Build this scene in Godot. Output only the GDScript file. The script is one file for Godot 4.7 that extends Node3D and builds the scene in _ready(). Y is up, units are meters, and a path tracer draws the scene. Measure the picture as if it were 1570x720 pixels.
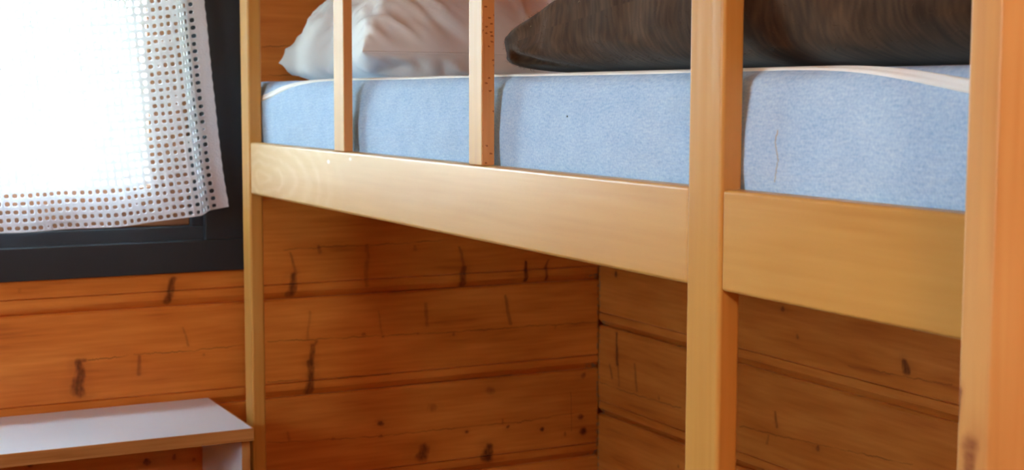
extends Node3D
# A corner of a log cabin: upper bunk along the right wall, window with a crocheted curtain in the back wall.
# Back wall face: z = 0. Right wall face: x = RX. Room-side face of the bunk's rails: x = 0. Floor: y = 0.

const RX := 0.939
const LX := -2.35
const FZ := 4.30
const CEIL := 2.36
const PITCH := 0.2165
const BACK_JOINT := 0.952      # one of the joints of the back wall
const RIGHT_JOINT := 0.8403
const RAIL_TOP := 1.30
const MAT_TOP := 1.4185

const LAMP_COLOR := Color(1.0, 0.95, 0.84)

var M := {}

# knots and checks of the two walls: [x or z, top, x or z, bottom, width, darkness]
const BACK_KNOTS := [[-0.0941, 1.0097, -0.1033, 0.9637, 0.0164, 0.75], [0.1632, 1.0522, 0.1745, 1.0078, 0.0068, 0.5], [0.17, 1.0038, 0.1636, 0.9639, 0.0192, 0.75], [0.5666, 1.0461, 0.5797, 0.9943, 0.0082, 0.5], [0.5764, 0.9975, 0.5764, 0.9611, 0.0178, 0.7], [0.7388, 1.0037, 0.7389, 0.9603, 0.0096, 1.0], [0.798, 1.0052, 0.7911, 0.9872, 0.0068, 0.7], [0.7928, 0.9861, 0.7965, 0.9596, 0.0082, 0.9], [0.3399, 1.061, 0.3392, 0.9716, 0.011, 0.22], [0.2272, 1.0638, 0.2301, 1.052, 0.0096, 0.4], [0.4562, 1.054, 0.4562, 1.0467, 0.0082, 0.35], [-0.3994, 1.0069, -0.3995, 1.002, 0.0068, 0.2], [-0.2868, 0.8462, -0.2922, 0.7877, 0.0233, 0.75], [-0.2763, 0.8531, -0.2919, 0.8527, 0.011, 0.5], [0.2098, 0.8462, 0.2079, 0.8066, 0.0123, 0.6], [0.2064, 0.8102, 0.2057, 0.7445, 0.0192, 0.75], [0.2204, 0.8551, 0.2143, 0.8472, 0.0068, 0.6], [-0.1665, 0.853, -0.1674, 0.8158, 0.0096, 0.35], [-0.0742, 0.9056, -0.0639, 0.8679, 0.0055, 0.35], [-0.0309, 0.8461, -0.0309, 0.845, 0.0068, 0.3], [0.2062, 0.9211, 0.1995, 0.8627, 0.0068, 0.25], [0.3668, 0.9111, 0.3727, 0.8611, 0.0055, 0.25], [0.4814, 0.9212, 0.4861, 0.8727, 0.0096, 0.3], [0.6857, 0.9267, 0.6962, 0.8611, 0.0096, 0.35], [0.3306, 0.8638, 0.3306, 0.8624, 0.0082, 0.6], [0.3758, 0.8539, 0.3758, 0.8539, 0.0068, 0.7], [0.4618, 0.8555, 0.4618, 0.8546, 0.0055, 0.4], [0.5514, 0.8484, 0.5514, 0.8456, 0.0068, 0.5], [0.8165, 0.8454, 0.8166, 0.8413, 0.0055, 0.3], [0.3698, 0.6577, 0.3698, 0.6568, 0.0137, 0.8], [0.3696, 0.6288, 0.3696, 0.6274, 0.0082, 0.6], [0.4737, 0.5893, 0.4736, 0.5718, 0.0301, 0.75], [0.6402, 0.5724, 0.6403, 0.5487, 0.0274, 0.9], [0.5844, 0.6146, 0.5844, 0.6146, 0.011, 0.8], [0.6916, 0.6159, 0.6916, 0.6159, 0.0123, 0.9], [0.7825, 0.6003, 0.7825, 0.6003, 0.0164, 0.9], [0.8898, 0.6219, 0.8899, 0.6206, 0.0151, 0.9], [0.8974, 0.5862, 0.8974, 0.584, 0.0205, 0.9], [0.8467, 0.5854, 0.8468, 0.5794, 0.0068, 0.5], [0.8945, 0.7201, 0.8945, 0.7201, 0.0219, 0.6], [0.4936, 0.6804, 0.4936, 0.6804, 0.0301, 0.3], [0.6435, 0.7062, 0.6435, 0.7062, 0.0274, 0.35], [0.1508, 0.6584, 0.155, 0.6408, 0.0068, 0.3], [0.2561, 0.6349, 0.2561, 0.6335, 0.0082, 0.3], [0.6778, 0.635, 0.6778, 0.6247, 0.0055, 0.4], [-0.3907, 0.6496, -0.3907, 0.6496, 0.0164, 0.8], [-0.1551, 0.6313, -0.1552, 0.6275, 0.0151, 0.8], [-0.0988, 0.6363, -0.099, 0.6294, 0.0082, 0.7], [-0.0574, 0.6238, -0.0574, 0.6212, 0.0068, 0.6]]
const BACK_CRACKS := [[[0.1487, 1.0601], [0.2452, 1.0614], [0.4308, 1.0618], [0.56, 1.0651]], [[-0.2698, 0.8517], [-0.1772, 0.8565], [-0.0474, 0.8559], [0.0544, 0.8593]], [[0.1094, 0.8622], [0.3352, 0.8569], [0.5597, 0.851], [0.7289, 0.8511], [0.9334, 0.8478]], [[0.1063, 0.6401], [0.2714, 0.6311], [0.3649, 0.6271], [0.5594, 0.6265], [0.7297, 0.6246], [0.8717, 0.6311]], [[0.1069, 1.4941], [0.1616, 1.4964], [0.2797, 1.4998]], [[0.1061, 1.4336], [0.1608, 1.4341], [0.279, 1.4365]], [[0.8623, 0.683], [0.8647, 0.5869]], [[0.1082, 0.7737], [0.3974, 0.766]], [[0.8147, 1.1564], [0.9036, 1.1538]]]
const RIGHT_KNOTS := [[0.0763, 0.9776, 0.0765, 0.971, 0.011, 0.9], [1.0584, 0.926, 1.0656, 0.911, 0.0164, 0.85], [0.7593, 0.9284, 0.7594, 0.9257, 0.0096, 0.5], [0.7126, 0.9757, 0.7127, 0.9741, 0.011, 0.8], [1.0805, 0.9882, 1.0806, 0.9871, 0.0082, 0.4], [0.0819, 0.8325, 0.0862, 0.7593, 0.0096, 0.85], [0.0891, 0.7598, 0.096, 0.7095, 0.0068, 0.45], [0.0533, 0.7516, 0.0628, 0.7232, 0.0082, 0.6], [0.1647, 0.7717, 0.1745, 0.712, 0.0082, 0.6], [0.6943, 0.7634, 0.7015, 0.7357, 0.0082, 0.75], [0.6745, 0.712, 0.6686, 0.6948, 0.0068, 0.4], [0.828, 0.7224, 0.8282, 0.7182, 0.011, 0.6], [0.2689, 0.7143, 0.269, 0.7113, 0.0082, 0.5], [0.3518, 0.5751, 0.3518, 0.5737, 0.0082, 0.7]]
const RIGHT_CRACKS := [[[0.5772, 0.7108], [0.721, 0.7193], [0.9169, 0.7336], [1.0905, 0.7462]], [[0.0081, 0.7016], [0.1285, 0.6997], [0.3616, 0.706]], [[0.911, 0.8932], [1.1789, 0.9044]]]

# ------------------------------------------------------------------ mesh builder
class MB:
	var v := PackedVector3Array()
	var n := PackedVector3Array()
	var t := PackedVector2Array()
	var ix := PackedInt32Array()
	func vert(p: Vector3, nn: Vector3, uv: Vector2) -> int:
		v.append(p); n.append(nn); t.append(uv)
		return v.size() - 1
	func tri(a: int, b: int, c: int):
		var f := (v[b] - v[a]).cross(v[c] - v[a])
		if f.length_squared() < 1e-18:
			return
		if f.dot(n[a] + n[b] + n[c]) > 0.0:
			ix.append(a); ix.append(c); ix.append(b)
		else:
			ix.append(a); ix.append(b); ix.append(c)
	func quad(a: int, b: int, c: int, d: int):
		tri(a, b, c); tri(a, c, d)
	func flat(pts: Array, nn: Vector3, uvs: Array):
		var id := []
		for i in pts.size():
			id.append(vert(pts[i], nn, uvs[i]))
		for i in range(1, pts.size() - 1):
			tri(id[0], id[i], id[i + 1])
	func mesh() -> ArrayMesh:
		var a := []
		a.resize(Mesh.ARRAY_MAX)
		a[Mesh.ARRAY_VERTEX] = v; a[Mesh.ARRAY_NORMAL] = n; a[Mesh.ARRAY_TEX_UV] = t; a[Mesh.ARRAY_INDEX] = ix
		var m := ArrayMesh.new()
		m.add_surface_from_arrays(Mesh.PRIMITIVE_TRIANGLES, a)
		return m
	# box with rounded edges; the grain (u) runs along axis g; k = metres covered by the texture along and across
	func rbox(c: Vector3, s: Vector3, r: float, g := 1, k := Vector2(1, 1), off := Vector2.ZERO, seg := 3):
		var h := s * 0.5
		r = min(r, min(h.x, min(h.y, h.z)) * 0.98)
		for ax in 3:
			var a1 := (ax + 1) % 3
			var a2 := (ax + 2) % 3
			for sg in [-1.0, 1.0]:
				var la := _line(h[a1], r, seg)
				var lb := _line(h[a2], r, seg)
				var base := v.size()
				for q in lb:
					for p in la:
						var pt := Vector3.ZERO
						pt[ax] = sg * h[ax]; pt[a1] = p; pt[a2] = q
						var inn := pt.clamp(-(h - Vector3(r, r, r)), h - Vector3(r, r, r))
						var nn := (pt - inn).normalized()
						var pos := inn + nn * r
						var cross := a1 if a2 == g else a2
						var uu := pos[g] if ax != g else pos[a1]
						var vv := pos[cross] if ax != g else pos[a2]
						vert(c + pos, nn, Vector2((uu + c[g]) / k.x, vv / k.y + 0.5 + ax * 0.31 + sg * 0.13) + off)
				var w := la.size()
				for j in lb.size() - 1:
					for i in w - 1:
						quad(base + j * w + i, base + j * w + i + 1, base + (j + 1) * w + i + 1, base + (j + 1) * w + i)
	func _line(h: float, r: float, seg: int) -> Array:
		var l := []
		for i in seg + 1:
			l.append(-h + r * (1.0 - cos(PI / 2 * i / seg)) if false else -h + r * i / seg)
		for i in seg + 1:
			l.append(h - r + r * i / seg)
		return l
	# a tube along points
	func tube(pts: Array, r: float, sides := 6):
		var base := v.size()
		var length := 0.0
		for i in pts.size():
			var d: Vector3 = (pts[min(i + 1, pts.size() - 1)] - pts[max(i - 1, 0)]).normalized()
			var e := d.cross(Vector3.UP if abs(d.y) < 0.9 else Vector3.RIGHT).normalized()
			var f := d.cross(e)
			if i > 0:
				length += (pts[i] - pts[i - 1]).length()
			for j in sides + 1:
				var a := TAU * j / sides
				var nn := e * cos(a) + f * sin(a)
				vert(pts[i] + nn * r, nn, Vector2(length * 5.0, float(j) / sides))
		for i in pts.size() - 1:
			for j in sides:
				var a := base + i * (sides + 1) + j
				quad(a, a + 1, a + sides + 2, a + sides + 1)
		for e in [0, pts.size() - 1]:
			var d2: Vector3 = (pts[1] - pts[0]) if e else (pts[0] - pts[1])
			if e:
				d2 = pts[e] - pts[e - 1]
			var c2 := vert(pts[e], d2.normalized(), Vector2.ZERO)
			var ring := []
			for j in sides + 1:
				ring.append(vert(v[base + e * (sides + 1) + j], d2.normalized(), Vector2.ZERO))
			for j in sides:
				tri(c2, ring[j], ring[j + 1])

# ------------------------------------------------------------------ nodes
func obj(called: String, mb, mat, parent: Node = self, at := Vector3.ZERO) -> MeshInstance3D:
	var o := MeshInstance3D.new()
	o.name = called
	o.mesh = mb.mesh() if mb is MB else mb
	o.material_override = mat
	o.position = at
	o.cast_shadow = GeometryInstance3D.SHADOW_CASTING_SETTING_ON
	parent.add_child(o, true)
	return o

func thing(called: String, label: String, category: String, at := Vector3.ZERO) -> Node3D:
	var o := Node3D.new()
	o.name = called
	o.position = at
	add_child(o, true)
	o.set_meta("label", label)
	o.set_meta("category", category)
	return o

func setting(called: String, label: String, category: String) -> Node3D:
	var o := thing(called, label, category)
	o.set_meta("kind", "structure")
	return o

# ------------------------------------------------------------------ textures
func streaks(w: int, h: int, cols: int, rows: int, sd: int, oct := 3, freq := 0.16) -> PackedByteArray:
	var f := FastNoiseLite.new()
	f.seed = sd
	f.noise_type = FastNoiseLite.TYPE_SIMPLEX_SMOOTH
	f.frequency = freq
	f.fractal_octaves = oct
	var im := f.get_image(cols, rows, false, false, true)
	im.convert(Image.FORMAT_L8)
	im.resize(w, h, Image.INTERPOLATE_CUBIC)
	return im.get_data()

func pic(w: int, h: int, px: PackedByteArray, mip := true) -> ImageTexture:
	var im := Image.create_from_data(w, h, false, Image.FORMAT_RGB8, px)
	if mip:
		im.generate_mipmaps()
	return ImageTexture.create_from_image(im)

# wood grain running along u; colours are sRGB 0..255
func wood_pixels(w: int, h: int, light: Vector3, dark: Vector3, deep: Vector3, sd: int, fine_len: float, contrast: float) -> PackedByteArray:
	var a := streaks(w, h, int(w / fine_len), int(h / 1.6), sd, 3)
	var b := streaks(w, h, int(w / (fine_len * 2.5)), int(h / 7.0), sd + 7, 3)
	var c := streaks(w, h, maxi(6, int(w / 26.0)), maxi(5, int(h / 14.0)), sd + 13, 3)
	var px := PackedByteArray()
	px.resize(w * h * 3)
	for i in w * h:
		var g := a[i] / 255.0 - 0.5
		var m := b[i] / 255.0 - 0.5
		var p := c[i] / 255.0 - 0.5
		var s := clampf(0.42 + (g * 0.75 + m * 1.0 + p * 0.55) * contrast, 0.0, 1.0)
		var col := light.lerp(dark, s)
		if s > 0.74:
			col = col.lerp(deep, (s - 0.74) * 1.2)
		px[i * 3] = int(clampf(col.x, 0, 255)); px[i * 3 + 1] = int(clampf(col.y, 0, 255)); px[i * 3 + 2] = int(clampf(col.z, 0, 255))
	return px

func blend(px: PackedByteArray, i: int, col: Vector3, k: float):
	px[i] = int(lerpf(px[i], col.x, k)); px[i + 1] = int(lerpf(px[i + 1], col.y, k)); px[i + 2] = int(lerpf(px[i + 2], col.z, k))

# a knot cut lengthwise or across, drawn between two points (pixels), with a pale halo and a ragged outline
func draw_knot(px: PackedByteArray, w: int, h: int, a: Vector2, b: Vector2, wide: float, darkness: float, wob: FastNoiseLite, col := Vector3(82, 35, 13)):
	var r := wide * 0.5
	var x0 := maxi(0, int(min(a.x, b.x) - r * 3.4)); var x1 := mini(w - 1, int(max(a.x, b.x) + r * 3.4))
	var y0 := maxi(0, int(min(a.y, b.y) - r * 2.0)); var y1 := mini(h - 1, int(max(a.y, b.y) + r * 2.0))
	var d := b - a
	var l2 := maxf(d.length_squared(), 0.01)
	for y in range(y0, y1 + 1):
		for x in range(x0, x1 + 1):
			var p := Vector2(x, y)
			var t := clampf((p - a).dot(d) / l2, 0.0, 1.0)
			var q := p - (a + d * t)
			q.x *= 0.85
			q.x += wob.get_noise_2d(a.x, y * 0.9) * r * 0.5 + wob.get_noise_2d(x * 2.0, y * 0.7 + a.x) * r * 0.4
			var rr := r * lerpf(0.72, 1.05, t)
			var e := q.length() / maxf(rr, 0.6)
			var k := smoothstep(1.25, 0.35, e) * darkness * (0.72 + 0.4 * wob.get_noise_2d(x * 5.0, y * 2.0))
			var halo := smoothstep(3.4, 0.9, e) * 0.22 * darkness * (0.7 + 0.8 * wob.get_noise_2d(x * 0.6 + 90, y * 1.5))
			var i := (y * w + x) * 3
			if halo > 0.0:
				blend(px, i, Vector3(150, 78, 34), clampf(halo, 0, 1))
			if k > 0.0:
				blend(px, i, col, clampf(k, 0, 1))

func draw_crack(px: PackedByteArray, w: int, h: int, pts: Array, wob: FastNoiseLite, strength := 0.42):
	for s in pts.size() - 1:
		var a: Vector2 = pts[s]
		var b: Vector2 = pts[s + 1]
		var steps := int((b - a).length() * 1.3) + 1
		for i in steps:
			var p := a.lerp(b, float(i) / steps)
			p.y += wob.get_noise_2d(p.x * 1.2, s * 40.0) * 2.2
			var k := strength * clampf(0.62 + 0.9 * wob.get_noise_2d(p.x * 0.5, 300.0 + a.y), 0.0, 1.0)
			var x := int(p.x); var y := int(p.y)
			for dy in [0, 1]:
				if x >= 0 and x < w and y + dy >= 0 and y + dy < h:
					blend(px, ((y + dy) * w + x) * 3, Vector3(62, 26, 9), k * (0.9 if dy == 0 else 0.4))

func noise(sd: int, fr: float) -> FastNoiseLite:
	var f := FastNoiseLite.new()
	f.seed = sd
	f.frequency = fr
	f.noise_type = FastNoiseLite.TYPE_SIMPLEX_SMOOTH
	f.fractal_octaves = 3
	return f

const PPM := 800.0
# one log of a wall: along from a0 over len, bottom joint at y0
func log_texture(a0: float, len: float, y0: float, knots: Array, cracks: Array, sd: int, dust_at := -10.0) -> ImageTexture:
	var w := int(len * PPM)
	var h := int(PITCH * PPM)
	var rg := RandomNumberGenerator.new()
	rg.seed = sd
	var tone := rg.randf_range(0.95, 1.04)
	var px := wood_pixels(w, h, Vector3(223, 138, 61) * tone, Vector3(195, 106, 38) * tone, Vector3(150, 72, 26), sd, 22.0, 0.7)
	var wob := noise(sd + 3, 0.03)
	for k in knots:
		var ym: float = (k[1] + k[3]) * 0.5
		if ym > y0 and ym < y0 + PITCH:
			draw_knot(px, w, h, Vector2((k[0] - a0) * PPM, (y0 + PITCH - k[1]) * PPM), Vector2((k[2] - a0) * PPM, (y0 + PITCH - k[3]) * PPM), k[4] * PPM, minf(k[5] * (1.1 if k[4] > 0.0085 else 0.75), 1.0), wob)
	for c in cracks:
		if c[0][1] > y0 and c[0][1] < y0 + PITCH:
			var pts := []
			for p in c:
				pts.append(Vector2((p[0] - a0) * PPM, (y0 + PITCH - p[1]) * PPM))
			draw_crack(px, w, h, pts, wob)
	# grey dust and filler lodged in the joints by the corner of the room
	if dust_at > -9.0:
		var dn := noise(sd + 77, 0.09)
		var dx := int((dust_at - a0) * PPM)
		for y in h:
			for x in range(maxi(0, dx - 34), mini(w, dx + 35)):
				var cl := absf(x - dx) / PPM
				var low := (h - y) / PPM
				var k := 0.0
				if low < 0.013 and cl < 0.04:
					k = 1.0 - cl / 0.04
				if cl < 0.006:
					k = maxf(k, 0.55)
				k *= smoothstep(-0.15, 0.3, dn.get_noise_2d(x, y))
				if k > 0.0:
					blend(px, (y * w + x) * 3, Vector3(120, 116, 112), minf(k, 0.8))
	return pic(w, h, px)

func std(tex: Texture2D, rough: float, color := Color.WHITE) -> StandardMaterial3D:
	var m := StandardMaterial3D.new()
	m.albedo_color = color
	if tex:
		m.albedo_texture = tex
	m.roughness = rough
	m.metallic_specular = 0.38
	m.texture_filter = BaseMaterial3D.TEXTURE_FILTER_LINEAR_WITH_MIPMAPS_ANISOTROPIC
	return m

func relief(m: StandardMaterial3D, tex: Texture2D, k: float):
	m.normal_enabled = true
	m.normal_texture = tex
	m.normal_scale = k

func normal_tex(w: int, h: int, a: PackedByteArray, bump: float) -> ImageTexture:
	var im := Image.create_from_data(w, h, false, Image.FORMAT_L8, a)
	im.convert(Image.FORMAT_RGBA8)
	im.bump_map_to_normal_map(bump)
	im.generate_mipmaps()
	return ImageTexture.create_from_image(im)

func make_materials():
	# normal maps
	var g1 := streaks(512, 128, 26, 84, 31, 3)
	var g2 := streaks(512, 128, 22, 12, 33, 2)
	var mixd := PackedByteArray()
	mixd.resize(g1.size())
	for i in g1.size():
		mixd[i] = int(g1[i] * 0.22 + g2[i] * 0.78)
	M.wood_normal = normal_tex(512, 128, mixd, 5.0)
	var fl := streaks(512, 512, 256, 256, 51, 3)
	M.cloth_normal = normal_tex(512, 512, fl, 3.0)
	# bunk timber: pale lacquered beech with short flecks
	var w := 1024
	var h := 160
	var px := wood_pixels(w, h, Vector3(211, 156, 80), Vector3(194, 135, 60), Vector3(169, 108, 44), 201, 30.0, 0.55)
	M.bunk = std(pic(w, h, px), 0.34)
	relief(M.bunk, M.wood_normal, 0.10)
	# the long rail: the same timber with a wide cathedral figure towards the wall and two filled nail holes
	px = wood_pixels(1240, 88, Vector3(214, 162, 88), Vector3(199, 142, 68), Vector3(176, 116, 50), 211, 30.0, 0.5)
	var wob := noise(5, 0.02)
	for y in 88:
		for x in 1240:
			var zz := 0.25 + x / 800.0
			var yy := y / 88.0 - 0.62
			var q := sqrt(pow((zz - 0.34) * 1.0, 2) + pow(yy * 0.42, 2)) + wob.get_noise_2d(x * 0.5, y * 2.0) * 0.012
			var ring := pow(absf(sin(q * 48.0 + 3.0 * wob.get_noise_2d(x * 0.3, 7.0))), 3.0)
			var fade := smoothstep(0.42, 0.1, absf(zz - 0.42)) * (0.6 + 0.4 * wob.get_noise_2d(x, y))
			blend(px, (y * 1240 + x) * 3, Vector3(238, 205, 152), ring * fade * 0.4)
	for sp in [[0.691, 1.2804, 6.0, 3.0], [0.793, 1.2888, 5.0, 2.4]]:
		var cx := int((sp[0] - 0.25) * 800.0)
		var cy := int((RAIL_TOP - sp[1]) / 0.11 * 88.0) + 4
		for y in range(maxi(0, cy - 4), mini(88, cy + 5)):
			for x in range(cx - 8, cx + 9):
				var e := Vector2((x - cx) / sp[2], (y - cy) / sp[3]).length()
				blend(px, (y * 1240 + x) * 3, Vector3(246, 236, 218), smoothstep(1.2, 0.6, e) * 0.85)
	M.rail = std(pic(1240, 88, px), 0.33)
	M.rail.metallic_specular = 0.6
	relief(M.rail, M.wood_normal, 0.05)
	# sawn edges of the guard slats: redder with short dark flecks
	px = wood_pixels(1024, 40, Vector3(216, 152, 92), Vector3(200, 134, 74), Vector3(174, 106, 54), 221, 24.0, 0.5)
	M.slat_plain = std(pic(1024, 40, px), 0.5)
	var rg := RandomNumberGenerator.new()
	rg.seed = 77
	for i in 46:
		var cx2 := rg.randi_range(10, 1010)
		var cy2 := rg.randi_range(3, 36)
		for x in range(cx2 - 1, cx2 + 2):
			for y in range(maxi(0, cy2 - rg.randi_range(2, 5)), mini(40, cy2 + rg.randi_range(2, 5))):
				blend(px, (y * 1024 + x) * 3, Vector3(120, 58, 24), 0.65)
	M.slat_edge = std(pic(1024, 40, px), 0.5)
	# foreground pine
	px = wood_pixels(1600, 160, Vector3(214, 157, 90), Vector3(197, 133, 68), Vector3(176, 106, 50), 231, 60.0, 1.05)
	var wb := noise(91, 0.03)
	draw_knot(px, 1600, 160, Vector2(936, 20), Vector2(945, 20), 15, 0.8, wb, Vector3(120, 62, 30))
	draw_knot(px, 1600, 160, Vector2(955, 9), Vector2(976, 11), 4, 0.8, wb, Vector3(125, 62, 28))
	draw_knot(px, 1600, 160, Vector2(1290, 60), Vector2(1300, 60), 16, 0.7, wb, Vector3(120, 62, 30))
	M.pine_post = std(pic(1600, 160, px), 0.42)
	relief(M.pine_post, M.wood_normal, 0.12)
	# generic pine of the rest of the room
	M.pine = []
	for i in 3:
		var kn := []
		rg.seed = 400 + i
		for j in 7:
			var kx := rg.randf() * 1.5
			var ky := rg.randf_range(0.05, 0.18)
			var ln := rg.randf_range(0.004, 0.05)
			kn.append([kx, ky + ln * 0.5, kx, ky - ln * 0.5, rg.randf_range(0.008, 0.02), rg.randf_range(0.4, 0.9)])
		var m := std(log_texture(0.0, 1.5, 0.0, kn, [], 500 + i), 0.42)
		relief(m, M.wood_normal, 0.35)
		M.pine.append(m)
	px = wood_pixels(1024, 160, Vector3(112, 82, 58), Vector3(88, 62, 42), Vector3(66, 44, 28), 271, 30.0, 0.7)
	M.floor = std(pic(1024, 160, px), 0.5)
	M.back_logs = {}
	for i in range(-2, 4):
		var y0 := BACK_JOINT + i * PITCH
		var m := std(log_texture(-0.5, 1.5, y0, BACK_KNOTS, BACK_CRACKS, 600 + i, RX), 0.40)
		relief(m, M.wood_normal, 0.35)
		M.back_logs[i] = m
	M.right_logs = {}
	for i in range(-2, 3):
		var y0 := RIGHT_JOINT + i * PITCH
		var m := std(log_texture(0.0, 2.2, y0, RIGHT_KNOTS, RIGHT_CRACKS, 640 + i, 0.0), 0.42)
		relief(m, M.wood_normal, 0.35)
		M.right_logs[i] = m
	# window
	M.anthracite = std(null, 0.5, Color8(44, 47, 51))
	px = wood_pixels(512, 64, Vector3(136, 88, 58), Vector3(116, 72, 46), Vector3(92, 54, 34), 251, 24.0, 0.7)
	M.sash = std(pic(512, 64, px), 0.4)
	M.glass = StandardMaterial3D.new()
	M.glass.transparency = BaseMaterial3D.TRANSPARENCY_ALPHA
	M.glass.albedo_color = Color(0.95, 0.98, 0.97, 0.06)
	M.glass.roughness = 0.0
	M.cotton = std(null, 0.95, Color8(228, 225, 230))
	relief(M.cotton, M.cloth_normal, 0.9)
	M.cotton.uv1_triplanar = true
	M.cotton.uv1_scale = Vector3(4, 4, 4)
	M.cotton.backlight_enabled = true
	M.cotton.backlight = Color(0.77, 0.77, 0.77)
	# bedding
	M.sheet = std(sheet_texture(), 0.9)
	relief(M.sheet, M.cloth_normal, 0.25)
	M.piping = std(null, 0.8, Color8(246, 243, 238))
	M.pillow = std(null, 0.42, Color8(240, 240, 239))
	M.pillow.backlight_enabled = true
	M.pillow.backlight = Color(0.08, 0.08, 0.08)
	M.fleece = std(fleece_texture(), 0.95)
	M.fleece.rim_enabled = true
	M.fleece.rim = 0.2
	M.fuzz = std(null, 0.9, Color8(96, 74, 56))
	M.lint = std(null, 0.9, Color8(150, 136, 112))
	M.pill = std(null, 0.9, Color8(44, 36, 32))
	# table
	M.laminate = std(null, 0.33, Color8(228, 228, 232))
	px = wood_pixels(1024, 32, Vector3(196, 140, 80), Vector3(168, 110, 56), Vector3(140, 84, 40), 261, 30.0, 0.7)
	M.edge_band = std(pic(1024, 32, px), 0.5)
	M.metal = std(null, 0.35, Color8(60, 60, 62))
	M.grass = std(null, 1.0, Color8(120, 140, 84))

func sheet_texture() -> ImageTexture:
	var w := 2048
	var h := 256
	var a := streaks(w, h, w, h, 71, 3, 0.26)
	var b := streaks(w, h, w / 4, h, 73, 2, 0.3)
	var c := streaks(w, h, 220, 30, 75, 2)
	var px := PackedByteArray()
	px.resize(w * h * 3)
	for i in w * h:
		var s := clampf(0.5 + (a[i] / 255.0 - 0.5) * 0.75 + (b[i] / 255.0 - 0.5) * 0.6 + (c[i] / 255.0 - 0.5) * 0.25, 0, 1)
		var col := Vector3(152, 184, 221).lerp(Vector3(205, 223, 240), s)
		px[i * 3] = int(col.x); px[i * 3 + 1] = int(col.y); px[i * 3 + 2] = int(col.z)
	# u = z / 2.2, v = (1.445 - y) / 0.25 ; a thread-like rust stain and a speck
	var wob := noise(8, 0.05)
	var st := [Vector2(1.8721, 1.3591), Vector2(1.8703, 1.3496), Vector2(1.876, 1.331), Vector2(1.8717, 1.3088)]
	for s in 3:
		for i in 40:
			var p: Vector2 = st[s].lerp(st[s + 1], i / 40.0)
			var x := int(p.x / 2.2 * w)
			var y := int((1.445 - p.y) / 0.25 * h)
			blend(px, (y * w + x) * 3, Vector3(176, 140, 110), 0.35 + 0.4 * absf(wob.get_noise_1d(i * 3.0 + s * 40)))
	for q in [Vector2(1.4576, 1.3671)]:
		var x := int(q.x / 2.2 * w)
		var y := int((1.445 - q.y) / 0.25 * h)
		for dx in 3:
			for dy in 2:
				blend(px, ((y + dy) * w + x + dx) * 3, Vector3(40, 40, 44), 0.8)
	return pic(w, h, px)

func fleece_texture() -> ImageTexture:
	var w := 1024
	var h := 512
	# fibres run round the roll (v), slightly swept
	var a := streaks(h, w, 40, 620, 81, 3)     # rows and columns swapped below
	var b := streaks(h, w, 20, 90, 83, 3)
	var c := streaks(w, h, 60, 30, 85, 3)
	var px := PackedByteArray()
	px.resize(w * h * 3)
	for y in h:
		for x in w:
			var sx := posmod(x + int(9.0 * sin(y * 0.02)), w)
			var s := clampf(0.45 + (a[sx * h + y] / 255.0 - 0.5) * 0.9 + (b[sx * h + y] / 255.0 - 0.5) * 0.7 + (c[y * w + x] / 255.0 - 0.5) * 0.4, 0, 1)
			var col := Vector3(60, 43, 31).lerp(Vector3(98, 74, 54), s)
			var i := (y * w + x) * 3
			px[i] = int(col.x); px[i + 1] = int(col.y); px[i + 2] = int(col.z)
	return pic(w, h, px)

# ------------------------------------------------------------------ log walls
# profile of a log's room face from its bottom joint upwards: [height, depth behind the face]
func log_profile() -> Array:
	return [[0.0, 0.0125], [0.0145, 0.0], [0.0304, 0.0], [0.0315, 0.0042], [0.0334, 0.0], [PITCH * 0.5, -0.0012], [PITCH - 0.005, 0.0], [PITCH - 0.0004, 0.0035]]

# origin: bottom of the log's face at its start; along: direction of the log; into: direction into the wall
func log_mesh(origin: Vector3, along: Vector3, into: Vector3, len: float, u0: float, ulen: float, y_from := 0.0, y_to := PITCH) -> MB:
	var mb := MB.new()
	var pr := []
	for q in log_profile():
		if q[0] >= y_from - 1e-5 and q[0] <= y_to + 1e-5:
			pr.append(q)
	if pr.is_empty() or pr[0][0] > y_from + 0.001:
		pr.push_front([y_from, 0.0])
	if pr[-1][0] < y_to - 0.001:
		pr.append([y_to, 0.0])
	var back := 0.035
	for i in pr.size() - 1:
		var a: Vector3 = origin + Vector3.UP * pr[i][0] + into * pr[i][1]
		var b: Vector3 = origin + Vector3.UP * pr[i + 1][0] + into * pr[i + 1][1]
		var nn: Vector3 = (b - a).normalized().cross(along).normalized()
		if nn.dot(into) > 0:
			nn = -nn
		var va: float = 1.0 - pr[i][0] / PITCH
		var vb: float = 1.0 - pr[i + 1][0] / PITCH
		mb.flat([a, a + along * len, b + along * len, b], nn, [Vector2(u0 / ulen, va), Vector2((u0 + len) / ulen, va), Vector2((u0 + len) / ulen, vb), Vector2(u0 / ulen, vb)])
	var lo: Vector3 = origin + Vector3.UP * pr[0][0]
	var hi: Vector3 = origin + Vector3.UP * pr[-1][0]
	var z := [Vector2(0, 0.5), Vector2(1, 0.5), Vector2(1, 0.6), Vector2(0, 0.6)]
	mb.flat([lo + into * pr[0][1], lo + along * len + into * pr[0][1], lo + along * len + into * back, lo + into * back], Vector3.DOWN, z)
	mb.flat([hi + into * pr[-1][1], hi + along * len + into * pr[-1][1], hi + along * len + into * back, hi + into * back], Vector3.UP, z)
	mb.flat([lo + into * back, lo + into * back + along * len, hi + into * back + along * len, hi + into * back], into, z)
	for e in [0.0, len]:
		var pts := [lo + into * back + along * e]
		for q in pr:
			pts.append(origin + Vector3.UP * q[0] + into * q[1] + along * e)
		pts.append(hi + into * back + along * e)
		var uv := []
		for p in pts:
			uv.append(Vector2(p.dot(into) * 4.0, p.y * 4.0))
		mb.flat(pts, along * (1.0 if e > 0 else -1.0), uv)
	return mb

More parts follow.
